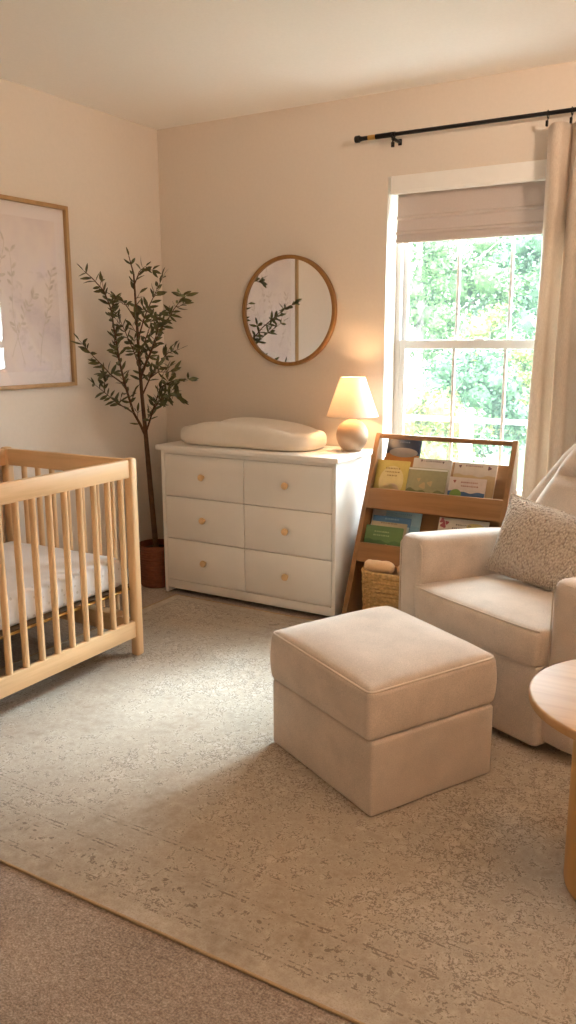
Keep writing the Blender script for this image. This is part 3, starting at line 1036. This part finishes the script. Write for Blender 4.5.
book(-1.700, -1.505, lb, .578, .072, .010, (176, 208, 220), 'pale blue book at the back of the lower pocket', G2,
     (('lines', (132, 170, 190), .5, .93, .10, 1), ('band', (150, 190, 206), .05, .7, .03)))
book(-1.762, -1.552, lb, .553, .054, .010, (84, 124, 160), 'mid blue book between the pale blue and green books', G2,
     (('lines', (150, 184, 204), .5, .92, .11, 1), ('band', (196, 206, 204), .4, .78, .03)))
book(-1.758, -1.562, lb, .528, .038, .009, (214, 190, 152), 'tan book just behind the green book', G2,
     (('lines', (160, 124, 88), .5, .95, .10, 1),))
book(-1.776, -1.572, lb, .510, .022, .010, (104, 132, 76), 'green book at the front of the lower pocket', G2,
     (('band', (78, 108, 60), .02, .55, .05), ('lines', (176, 190, 128), .45, .80, .11, 2), ('blob', (182, 172, 104), ((.3, .35, .012), (.6, .4, .01)))))
book(-1.398, -1.146, lb, .580, .040, .010, (228, 214, 192), 'cream book with pink motif at the right of the lower pocket', G2,
     (('blob', (176, 88, 92), ((.07, .93, .012), (.10, .84, .014), (.17, .90, .009))), ('lines', (128, 120, 120), .5, .86, .11, 2), ('disc', (222, 196, 122), .75, .86, .045, .018)))

# seagrass basket on the base shelf, with rolled cloths
bs = tag(empty('storage_basket', (-1.530, 3.760, .0346)), 'woven seagrass basket on the bottom shelf of the book rack', 'basket')
bw, bd, bh = .205, .113, .268
def sup(a, rx_, ry_, e=.42):
    c, s_ = math.cos(a), math.sin(a)
    return rx_ * math.copysign(abs(c) ** e, c), ry_ * math.copysign(abs(s_) ** e, s_)
K, NR = 132, 17
m = MB()
for i in range(NR):
    z = .0135 + i * (bh - .024) / (NR - 1)
    f_ = .95 + .05 * i / NR
    pts, rad = [], []
    for k in range(K):
        a = 2 * pi * k / K
        x, y = sup(a, bw * f_, bd * f_)
        tw = math.sin(a * 26 + i * pi)
        pts.append((x * (1 + .014 * tw), y * (1 + .014 * tw), z + .003 * math.sin(a * 13 + i * 2.1)))
        rad.append(.0092 + .0022 * math.sin(a * 52 + i * 1.7))
    m.tube(pts, rad, 6, closed=True)
m.build('woven_body', M['seagrass'], bs)
MB().tube([(*sup(2 * pi * k / K, bw * 1.01, bd * 1.01), bh) for k in range(K)], .010, 8, closed=True).build('rim', M['seagrass'], bs)
MB().prism([sup(2 * pi * k / 48, bw * .95, bd * .95) for k in range(48)], .001, .008, 2).build('bottom', M['seagrass'], bs)
for k, (x, y, z, rz, L, R, lab) in enumerate(((-1.640, 3.684, .332, .0, .165, .032, 'tan rolled cloth at the front left of the woven basket'),
                                         (-1.445, 3.684, .330, .0, .200, .032, 'tan rolled cloth in the woven basket nearest the armchair'),
                                         (-1.535, 3.790, .255, .02, .300, .045, 'long tan rolled cloth at the back of the woven basket'))):
    r = tag(empty('rolled_cloth', (x, y, z), rz), lab, 'cloth', 'rolled cloths in the basket')
    q = MB()
    n1, n2 = 20, 28
    vs, fs = [], []
    for i in range(n1 + 1):
        t = i / n1 * 2 - 1
        rad_ = R * (1 - abs(t) ** 6) ** .5 if abs(t) < 1 else 0.001
        for j in range(n2):
            a = 2 * pi * j / n2
            w_ = 1 + .12 * mnoise.noise(Vector((t * 2.2, math.cos(a) * 1.6, math.sin(a) * 1.6 + k * 5))) 
            vs.append((t * L / 2, rad_ * w_ * math.cos(a), rad_ * w_ * math.sin(a)))
    for i in range(n1):
        for j in range(n2):
            fs.append((i * n2 + j, i * n2 + (j + 1) % n2, (i + 1) * n2 + (j + 1) % n2, (i + 1) * n2 + j))
    q.add(vs, fs)
    ro_ = q.build('roll', M['cloth_tan'], r)
    # support roll underneath reaches the basket floor

# ------------------------------------------------------------------ ottoman and armchair share one orientation
ANG = math.atan2(-.464, .886)
OC = Vector((-1.09, 2.465, RZ))
ot = tag(empty('ottoman', tuple(OC), ANG), 'square beige upholstered ottoman in the middle of the rug', 'ottoman')
def obody(p, t):
    p = p.copy()
    return p
MB().rbox((0, 0, .1255), (.588, .514, .250), .012, (14, 12, 8), obody).build('body', M['chair'], ot)
def ocush(p, t):
    p = p.copy()
    zz = t[2]
    bul = .008 * (1 - zz * zz) 
    if abs(t[0]) > .9:
        p.x += math.copysign(bul, t[0])
    if abs(t[1]) > .9:
        p.y += math.copysign(bul, t[1])
    k = (1 - abs(t[0]) ** 5) * (1 - abs(t[1]) ** 5)
    if zz > .3:
        p.z += .028 * k + (.009 * (1 - t[0]) + .003 * (1 + t[1])) * min(1, (zz - .3) / .5)
        p.z += .002 * mnoise.noise(Vector((p.x * 8, p.y * 8, 0)))
    return p
MB().rbox((0, 0, .332), (.576, .528, .168), .020, (18, 16, 8), ocush).build('cushion', M['chair'], ot)
def rrect(hx_, hy_, z, r, n=6):
    pts = []
    for (cx, cy, a0) in ((hx_ - r, hy_ - r, 0), (-hx_ + r, hy_ - r, pi / 2), (-hx_ + r, -hy_ + r, pi), (hx_ - r, -hy_ + r, 1.5 * pi)):
        for k in range(n + 1):
            a = a0 + pi / 2 * k / n
            pts.append((cx + r * math.cos(a), cy + r * math.sin(a), z))
    return pts
MB().tube([(x, y, z + .009 * (1 - x / .288) + .003 * (1 + y / .262)) for x, y, z in rrect(.285, .261, .408, .022)], .0042, 8, closed=True).build('piping', M['chairpipe'], ot)
for sx in (-1, 1):
    for sy in (-1, 1):
        MB().lathe([(.0001, 0), (.018, 0), (.020, .004), (.020, .018), (.0001, .018)], 16, (sx * .24, sy * .20, 0)).build('glide', M['under'], ot)

UC = -.044
UV = Vector((math.cos(ANG), math.sin(ANG), 0)); NV = Vector((-math.sin(ANG), math.cos(ANG), 0))
CC = Vector((OC.x, OC.y, 0)) + UV * UC + NV * .85
ch = tag(empty('armchair', (CC.x, CC.y, RZ), ANG), 'beige upholstered glider armchair with a tall tufted back by the curtain', 'armchair')
# local frame: x = u - UC, y = n - .85 ; z from the rug
def A(u, n, z):
    return (u - UC, n - .85, z - RZ)
hw_in, hw_out = .330, .480
# arms
def armfn(p, t):
    p = p.copy()
    # arm top is rounded over and drops slightly to the front
    if t[2] > 0:
        p.z -= .024 * t[1] * t[2]
    return p
for sx in (-1, 1):
    c = A(UC + sx * (hw_in + hw_out) / 2, .50 + .345, .0)
    wd = hw_out - hw_in
    def fn(p, t, sx=sx):
        p = armfn(p, t)
        # rear of the arm tapers in behind the back
        if t[1] > .2:
            p.x -= sx * .175 * (t[1] - .2) ** 2
        # the inner face spreads towards the floor
        if t[0] * sx < .6:
            p.x -= sx * .045 * max(0, -t[2] + .1) * (1 if t[0] * sx < 0 else .4)
        # slight outward swell
        p.x += sx * .008 * (1 - t[1] ** 2) * (1 - t[2] ** 2) * (1 if t[0] * sx > 0 else 0)
        return p
    a = MB().rbox((c[0], c[1], .332), (wd, .69, .596), .046, (6, 14, 12), fn).build('arm', M['chair'], ch)
    # piping outlining the front face of the arm
    hx_, z0, z1 = wd / 2 - .008, .045, .645
    pts = []
    for k in range(13):
        ang = pi * k / 12
        pts.append((c[0] - math.cos(ang) * hx_, c[1] - .345 + .012, z1 - .055 + .052 * math.sin(ang) ** .6 - .006))
    pts = [(c[0] - hx_, c[1] - .345 + .012, z0)] + pts + [(c[0] + hx_, c[1] - .345 + .012, z0)]
    MB().tube(pts, .0030, 6).build('piping', M['chairpipe'], a)
# base under the seat
def basefn(p, t):
    p = p.copy()
    if t[1] < 0:
        p.y -= .012 * (1 - t[0] ** 2) * -t[1]
    return p
MB().rbox((0, A(0, .47 + .34, 0)[1], .177), (2 * hw_in + .01, .68, .302), .02, (12, 10, 8), basefn).build('base', M['chair'], ch)
# seat cushion
def seatfn(p, t):
    p = p.copy()
    k = (1 - abs(t[0]) ** 2.6) * (1 - abs(t[1]) ** 3)
    if t[2] > .3:
        p.z += .022 * k - .030 * (t[1] + 1) / 2
    if t[1] < -.5:
        p.y -= .016 * (1 - t[2] ** 2) * (1 - abs(t[0]) ** 6)
        p.x *= 1 - .035 * max(0, -t[2])
        # front corners pull back
        p.y += .020 * abs(t[0]) ** 5
    return p
scz = .391
MB().rbox((0, A(0, .45 + .29, 0)[1], scz), (.672, .58, .146), .022, (18, 16, 8), seatfn).build('seat_cushion', M['chair'], ch)
pts = []
for k in range(25):
    x = -.326 + .652 * k / 24
    pts.append((x, A(0, .45, 0)[1] + .006 + .020 * abs(x / .336) ** 5, scz + .068))
MB().tube(pts, .0040, 8).build('piping', M['chairpipe'], ch)
pts = [(p[0] * .968, p[1], scz - .066) for p in pts]
MB().tube(pts, .0036, 8).build('piping', M['chairpipe'], ch)
# back: outer shell with wings and inner cushion
def half(z):
    # half width of the back outline by height above the floor
    tab = [(.10, .36), (.50, .40), (.66, .392), (.735, .368), (.80, .335), (.88, .288), (.96, .246), (1.02, .198), (1.06, .150), (1.10, .07)]
    if z <= tab[0][0]:
        return tab[0][1]
    for (a, b_) in zip(tab, tab[1:]):
        if z <= b_[0]:
            f_ = (z - a[0]) / (b_[0] - a[0])
            return a[1] + (b_[1] - a[1]) * f_
    return tab[-1][1]
def backfn(base_n, zlo, zhi, scale, wing, puff, th):
    def fn(p, t):
        z = zlo + (t[2] + 1) / 2 * (zhi - zlo)
        hw = half(z if scale == 1 else z + .012) * scale
        n_ = base_n + (z - .46) * .30
        x = t[0] * hw
        # wings sweep forward
        y = n_ - wing * (abs(t[0]) ** 2.2) * hw
        edge = max(abs(t[0]), abs(t[2]))
        round_ = math.sqrt(max(0, 1 - min(1, max(0, (abs(t[0]) - .80) / .20)) ** 2)) * math.sqrt(max(0, 1 - min(1, max(0, (t[2] - .86) / .14)) ** 2))
        y += t[1] * th * (.22 + .78 * round_)
        if t[1] < 0:
            pz = puff * (1 - abs(t[0]) ** 2.5) * (1 - abs(t[2]) ** 4)
            # horizontal tuft seam
            zs = .885
            pz -= puff * 1.0 * math.exp(-((z - zs) / .020) ** 2) * (1 - abs(t[0]) ** 4) * (1 if puff > .01 else 0)
            y -= pz
        return Vector((x, y - .85, z - RZ))
    return fn
MB().rbox((0, 0, 0), (2, 2, 2), .02, (22, 4, 34), backfn(1.155, .10, 1.10, 1.0, .26, .0, .045)).build('back_shell', M['chair'], ch)
MB().rbox((0, 0, 0), (2, 2, 2), .02, (26, 4, 44), backfn(1.082, .42, 1.075, .80, .16, .034, .050)).build('back_cushion', M['chair'], ch)
# piping along the shell outline
pts = []
for k in range(41):
    z = .60 + .48 * math.sin(pi * k / 40) if False else None
zz = [.62 + (1.080 - .62) * k / 18 for k in range(19)]
for z in zz:
    hw = half(z); pts.append((-hw * .985, 1.155 + (z - .46) * .30 - .26 * hw - .016 - .85, z - RZ))
for z in reversed(zz):
    hw = half(z); pts.append((hw * .985, 1.155 + (z - .46) * .30 - .26 * hw - .016 - .85, z - RZ))
MB().tube(pts, .0036, 8).build('piping', M['chairpipe'], ch)
MB().lathe([(.0001, 0), (.25, 0), (.26, .006), (.26, .016), (.10, .022), (.06, .045), (.0001, .045)], 40, (0, .04, 0)).build('swivel_base', M['under'], ch)

# lumbar pillow
pw_, ph_, pth = .56, .335, .135
pil = tag(empty('lumbar_pillow', (0, 0, 0)), 'nubby cream lumbar pillow leaning on the armchair back', 'pillow')
vs, fs = [], []
NXp, NZp = 64, 44
def pil_pt(i, j, sg):
    a, c = i / NXp * 2 - 1, j / NZp * 2 - 1
    pin = 1 - .045 * (1 - abs(c) ** 2) * abs(a) ** 8
    pin2 = 1 - .055 * (1 - abs(a) ** 2) * abs(c) ** 8
    th_ = ((1 - abs(a) ** 2.6) * (1 - abs(c) ** 2.6)) ** .55
    x, z = a * pw_ / 2 * pin, c * ph_ / 2 * pin2
    e_ = mnoise.noise(Vector((x * 95, z * 60, sg * 3))) * .0028 + mnoise.noise(Vector((x * 9, z * 9, sg))) * .005
    return (x, sg * (th_ * pth / 2 + (e_ if th_ > .15 else 0)), z)
gi = {}
for sg in (-1, 1):
    for i in range(NXp + 1):
        for j in range(NZp + 1):
            bd_ = i in (0, NXp) or j in (0, NZp)
            key = (i, j, 0 if bd_ else sg)
            if key not in gi:
                gi[key] = len(vs); vs.append(pil_pt(i, j, sg))
    for i in range(NXp):
        for j in range(NZp):
            q = [gi[(a, c, 0 if (a in (0, NXp) or c in (0, NZp)) else sg)] for a, c in ((i, j), (i + 1, j), (i + 1, j + 1), (i, j + 1))]
            fs.append(q if sg < 0 else q[::-1])
MB().add(vs, fs).build('pillow_cover', M['boucle'], pil)
bt = []
for k in range(0, NXp + 1, 2): bt.append(pil_pt(k, 0, 1))
for k in range(2, NZp + 1, 2): bt.append(pil_pt(NXp, k, 1))
for k in range(NXp - 2, -1, -2): bt.append(pil_pt(k, NZp, 1))
for k in range(NZp - 2, 0, -2): bt.append(pil_pt(0, k, 1))
MB().tube([(p[0], 0, p[2]) for p in bt], .0042, 6, closed=True).build('edge_seam', M['boucle'], pil)
pu, pn, pz_ = -.050, .920, .618
pp = Vector((OC.x, OC.y, 0)) + UV * pu + NV * pn
pil.location = (pp.x, pp.y, pz_)
pil.rotation_euler = (Matrix.Rotation(ANG + math.radians(9), 4, 'Z') @ Matrix.Rotation(math.radians(-19), 4, 'X') @ Matrix.Rotation(math.radians(7), 4, 'Y')).to_euler()

# ------------------------------------------------------------------ side table
tb = tag(empty('side_table', (-.198, 2.151, RZ)), 'round light oak side table on a thick column beside the armchair', 'side table')
Rt, zt = .30, .543
MB().lathe([(.0001, zt - .026), (Rt - .006, zt - .026), (Rt - .001, zt - .023), (Rt, zt - .018), (Rt, zt - .006), (Rt - .002, zt - .002), (Rt - .007, zt), (.0001, zt)], 96).build('table_top', M['ttop'], tb)
MB().lathe([(.0001, 0), (.172, 0), (.178, .004), (.180, .010), (.180, zt - .027), (.0001, zt - .027)], 72).build('column', M['tleg'], tb)

# ------------------------------------------------------------------ ceiling light added out of view to give the warm fill
cl_ = tag(empty('added_ceiling_light', (.85, 1.75, ZC)), 'unseen white glass bowl ceiling light added at the right for warm fill', 'ceiling light')
MB().lathe([(.0001, 0), (.075, 0), (.075, -.012), (.06, -.024), (.0001, -.024)], 32).build('canopy', M['trim'], cl_)
MB().tube([(0, 0, -.02), (0, 0, -.485)], .008, 10).build('stem', M['brass'], cl_)
bowl = [(.0001, -.490), (.06, -.488), (.12, -.476), (.17, -.452), (.20, -.415), (.196, -.415), (.166, -.448), (.118, -.471), (.06, -.483), (.0001, -.485)]
MB().lathe(bowl, 48).build('glass_bowl', M['bowl'], cl_, fix=True)
for k in range(3):
    a = 2 * pi * k / 3
    prof = [(.0001 if abs(t) == 1 else .032 * math.sqrt(1 - t * t), .032 * t) for t in [math.sin(pi * (q / 10 - .5)) for q in range(11)]]
    MB().lathe(prof, 16, (.075 * math.cos(a), .075 * math.sin(a), -.395)).build('bulb', M['globe'], cl_)

# ------------------------------------------------------------------ garden outside
GZ = -.55
def groundmat():
    m, nt, b_ = newmat('lawn')
    setp(b_, None, .95, .05)
    v = texco(nt)
    f = noise(nt, v, .8, 5)
    nt.links.new(ramp(nt, f, [(.35, lin(46, 60, 44)), (.5, lin(58, 72, 54)), (.7, lin(74, 86, 68))]), b_.inputs['Base Color'])
    return m
struct(MB().box((-40, YB + .4, GZ - .2), (25, 60, GZ)).build('ground_outside', groundmat()))
struct(MB().box((-12, YB + .25, GZ), (8, YB + 1.7, GZ + .02), .004).build('path_outside', plain('pale_paving', (206, 202, 196), .9, .1, var=.06, scale=3)))
GT = {
    'a': leafmat('tree_leaf_mid', (48, 70, 34), (78, 102, 52), .6),
    'b': leafmat('tree_leaf_yellow', (88, 96, 40), (116, 118, 54), .6),
    'c': leafmat('tree_leaf_cool', (42, 66, 42), (68, 94, 60), .6),
}
tbark = plain('grey_bark', (98, 88, 82), .9, .1, var=.2, scale=12)
def tree(name, cx, cy, h, rx_, rz_, cz, nleaf, mat, label, seed, trunk_r=.09, gaps=.0, size=.16):
    g = random.Random(seed)
    t_ = tag(empty(name, (cx, cy, GZ)), label, 'tree' if 'tree' in name else 'shrub', 'trees and shrubs beyond the window')
    H_ = h
    tk = MB()
    tk.tube([(0, 0, 0), (.04, .02, H_ * .35), (-.03, .03, H_ * .7), (.02, 0, H_ * .92)], [trunk_r, trunk_r * .8, trunk_r * .5, trunk_r * .15], 8)
    for k in range(7):
        z = H_ * (.3 + .08 * k); a = g.uniform(0, 2 * pi)
        tk.tube([(0, 0, z), (math.cos(a) * rx_ * .4, math.sin(a) * rx_ * .4, z + .25 * rx_), (math.cos(a) * rx_ * .75, math.sin(a) * rx_ * .75, z + .55 * rx_)], [trunk_r * .4, trunk_r * .25, trunk_r * .08], 6)
    tk.build('trunk', tbark, t_)
    fo = MB()
    clumps = []
    for k in range(26):
        while True:
            q = Vector((g.uniform(-1, 1), g.uniform(-1, 1), g.uniform(-1, 1)))
            if q.length < 1:
                break
        clumps.append((Vector((q.x * rx_, q.y * rx_, cz + q.z * rz_)), g.uniform(.24, .42) * rx_))
    for c, r_ in clumps:                        # dense heart of each spray
        b_ = bmesh.new()
        bmesh.ops.create_icosphere(b_, subdivisions=2, radius=r_ * .62)
        for v_ in b_.verts:
            v_.co = c + v_.co * (1 + .45 * mnoise.noise((v_.co + c) * (2.2 / r_)))
            v_.co.z = max(v_.co.z, .05)
        fo.bm(b_)
    for k in range(nleaf):
        c, r_ = g.choice(clumps)
        q = Vector((g.gauss(0, .5), g.gauss(0, .5), g.gauss(0, .45))) * r_
        p = c + q
        if p.z < .03:
            continue
        d = Vector((g.uniform(-1, 1), g.uniform(-1, 1), g.uniform(-.8, .5))).normalized()
        s_ = d.orthogonal().normalized()
        s_ = Matrix.Rotation(g.uniform(0, 2 * pi), 3, d) @ s_
        L, W = size * g.uniform(.7, 1.3), size * .36
        fo.add([p, p + d * L * .45 + s_ * W, p + d * L, p + d * L * .45 - s_ * W], [(0, 1, 2, 3)])
    fo.build('foliage', GT[mat], t_, fix=False)
    return t_
def at(u, y):
    return P(u, 345, y).x
for args in (
    ('garden_tree', 417, 16.4, 6.0, .85, 2.0, 3.6, 2000, 'a', 'slim grey trunked tree behind the left column of upper panes', 1, .12, .15),
    ('garden_tree', 452, 20.0, 6.6, 1.5, 2.3, 3.3, 4200, 'a', 'broad green tree behind the middle column of upper panes', 2, .12, .19),
    ('garden_tree', 492, 25.0, 7.0, 1.9, 2.5, 3.6, 4200, 'c', 'blue green tree left of the right muntin in the upper sash', 3, .13, .24),
    ('garden_tree', 533, 30.5, 8.2, 2.0, 3.2, 4.6, 2600, 'a', 'thin crowned tree beside the curtain in the upper panes', 4, .15, .28),
    ('garden_shrub', 412, 6.6, 1.75, .42, .55, 1.1, 1900, 'b', 'yellow green shrub at the left of the lower sash', 5, .03, .075),
    ('garden_shrub', 442, 7.9, 1.7, .50, .60, 1.0, 1900, 'a', 'rounded green shrub behind the left muntin of the lower sash', 9, .03, .085),
    ('garden_shrub', 470, 9.7, 2.1, .62, .85, 1.25, 3000, 'c', 'dark green shrub behind the middle panes of the lower sash', 6, .04, .10),
    ('garden_shrub', 489, 11.8, 2.5, .55, .85, 1.5, 2200, 'b', 'tall yellow green shrub behind the right muntin near the meeting rail', 7, .04, .11),
    ('garden_shrub', 523, 13.8, 2.3, .62, .95, 1.25, 2800, 'a', 'green shrub beside the curtain in the lower sash', 8, .05, .12)):
    nm_, u_, y_, h_, rx_, rz_, cz_, nl_, mt_, lab_, sd_, tr_, sz_ = args
    nl_ = int(nl_ * 2.2); sz_ *= .62
    tree(nm_, at(u_, y_), y_, h_, rx_, rz_, cz_, nl_, mt_, lab_, sd_, tr_, size=sz_)
# low garden rail
fn_ = tag(empty('garden_fence', (at(470, 5.9), 5.9, GZ)), 'low pale rail fence across the garden seen through the lower sash', 'fence')
wfence = plain('weathered_fence', (150, 146, 142), .8, .1, var=.1)
for z in (.56, 1.42):
    MB().box((-2.6, -.02, z - .018), (2.6, .02, z + .018), .004).build('rail', wfence, fn_)
for k in range(5):
    MB().box((-2.4 + 1.2 * k - .04, -.04, 0), (-2.4 + 1.2 * k + .04, .04, 1.47), .006).build('post', wfence, fn_)

# ------------------------------------------------------------------ light
w = bpy.data.worlds.new('overcast_sky'); scene.world = w
w.use_nodes = True
nt = w.node_tree
bg = nt.nodes['Background']
tc = nt.nodes.new('ShaderNodeTexCoord')
sx = nt.nodes.new('ShaderNodeSeparateXYZ'); nt.links.new(tc.outputs['Generated'], sx.inputs[0])
rp = nt.nodes.new('ShaderNodeValToRGB')
rp.color_ramp.elements[0].position = .0; rp.color_ramp.elements[0].color = (.88, .96, 1.0, 1)
rp.color_ramp.elements[1].position = .6; rp.color_ramp.elements[1].color = (.84, .94, 1.0, 1)
nt.links.new(sx.outputs[2], rp.inputs['Fac'])
nt.links.new(rp.outputs['Color'], bg.inputs['Color'])
bg.inputs['Strength'].default_value = 30.0
sd = bpy.data.lights.new('hazy_sun', 'SUN')
sd.energy = 13; sd.angle = math.radians(17); sd.color = (.80, .91, 1)
so_ = bpy.data.objects.new('hazy_sun', sd); COL.objects.link(so_)
so_.location = (0, 12, 9)
so_.rotation_euler = Vector((-.34, -1, -1.056 * math.tan(math.radians(38)))).to_track_quat('-Z', 'Y').to_euler()
pl = bpy.data.lights.new('window_portal', 'AREA')
pl.shape = 'RECTANGLE'; pl.size = WX1 - WX0; pl.size_y = WZ1 - WZ0
pl.cycles.is_portal = True
po = bpy.data.objects.new('window_portal', pl); COL.objects.link(po)
po.location = ((WX0 + WX1) / 2, YB + .21, (WZ0 + WZ1) / 2)
po.rotation_euler = (-pi / 2, 0, 0)      # faces into the room

# ------------------------------------------------------------------ camera
cam = bpy.data.cameras.new('camera')
cam.sensor_fit = 'VERTICAL'; cam.sensor_height = 36.0
cam.lens = F_PX / 1024 * 36.0
cam.clip_start = .02; cam.clip_end = 200
cobj = bpy.data.objects.new('camera', cam); COL.objects.link(cobj)
R3 = Matrix((CR, -CD, -CF)).transposed()
cobj.matrix_world = Matrix.Translation((0, 0, CAM_Z)) @ R3.to_4x4()
scene.camera = cobj

vs_ = scene.view_settings
vs_.view_transform = 'Standard'; vs_.look = 'None'; vs_.gamma = 1; vs_.use_curve_mapping = False
vs_.exposure = 0.35
scene.cycles.use_denoising = True
scene.cycles.max_bounces = 10
scene.cycles.diffuse_bounces = 6
scene.cycles.transparent_max_bounces = 16
scene.cycles.sample_clamp_indirect = 8
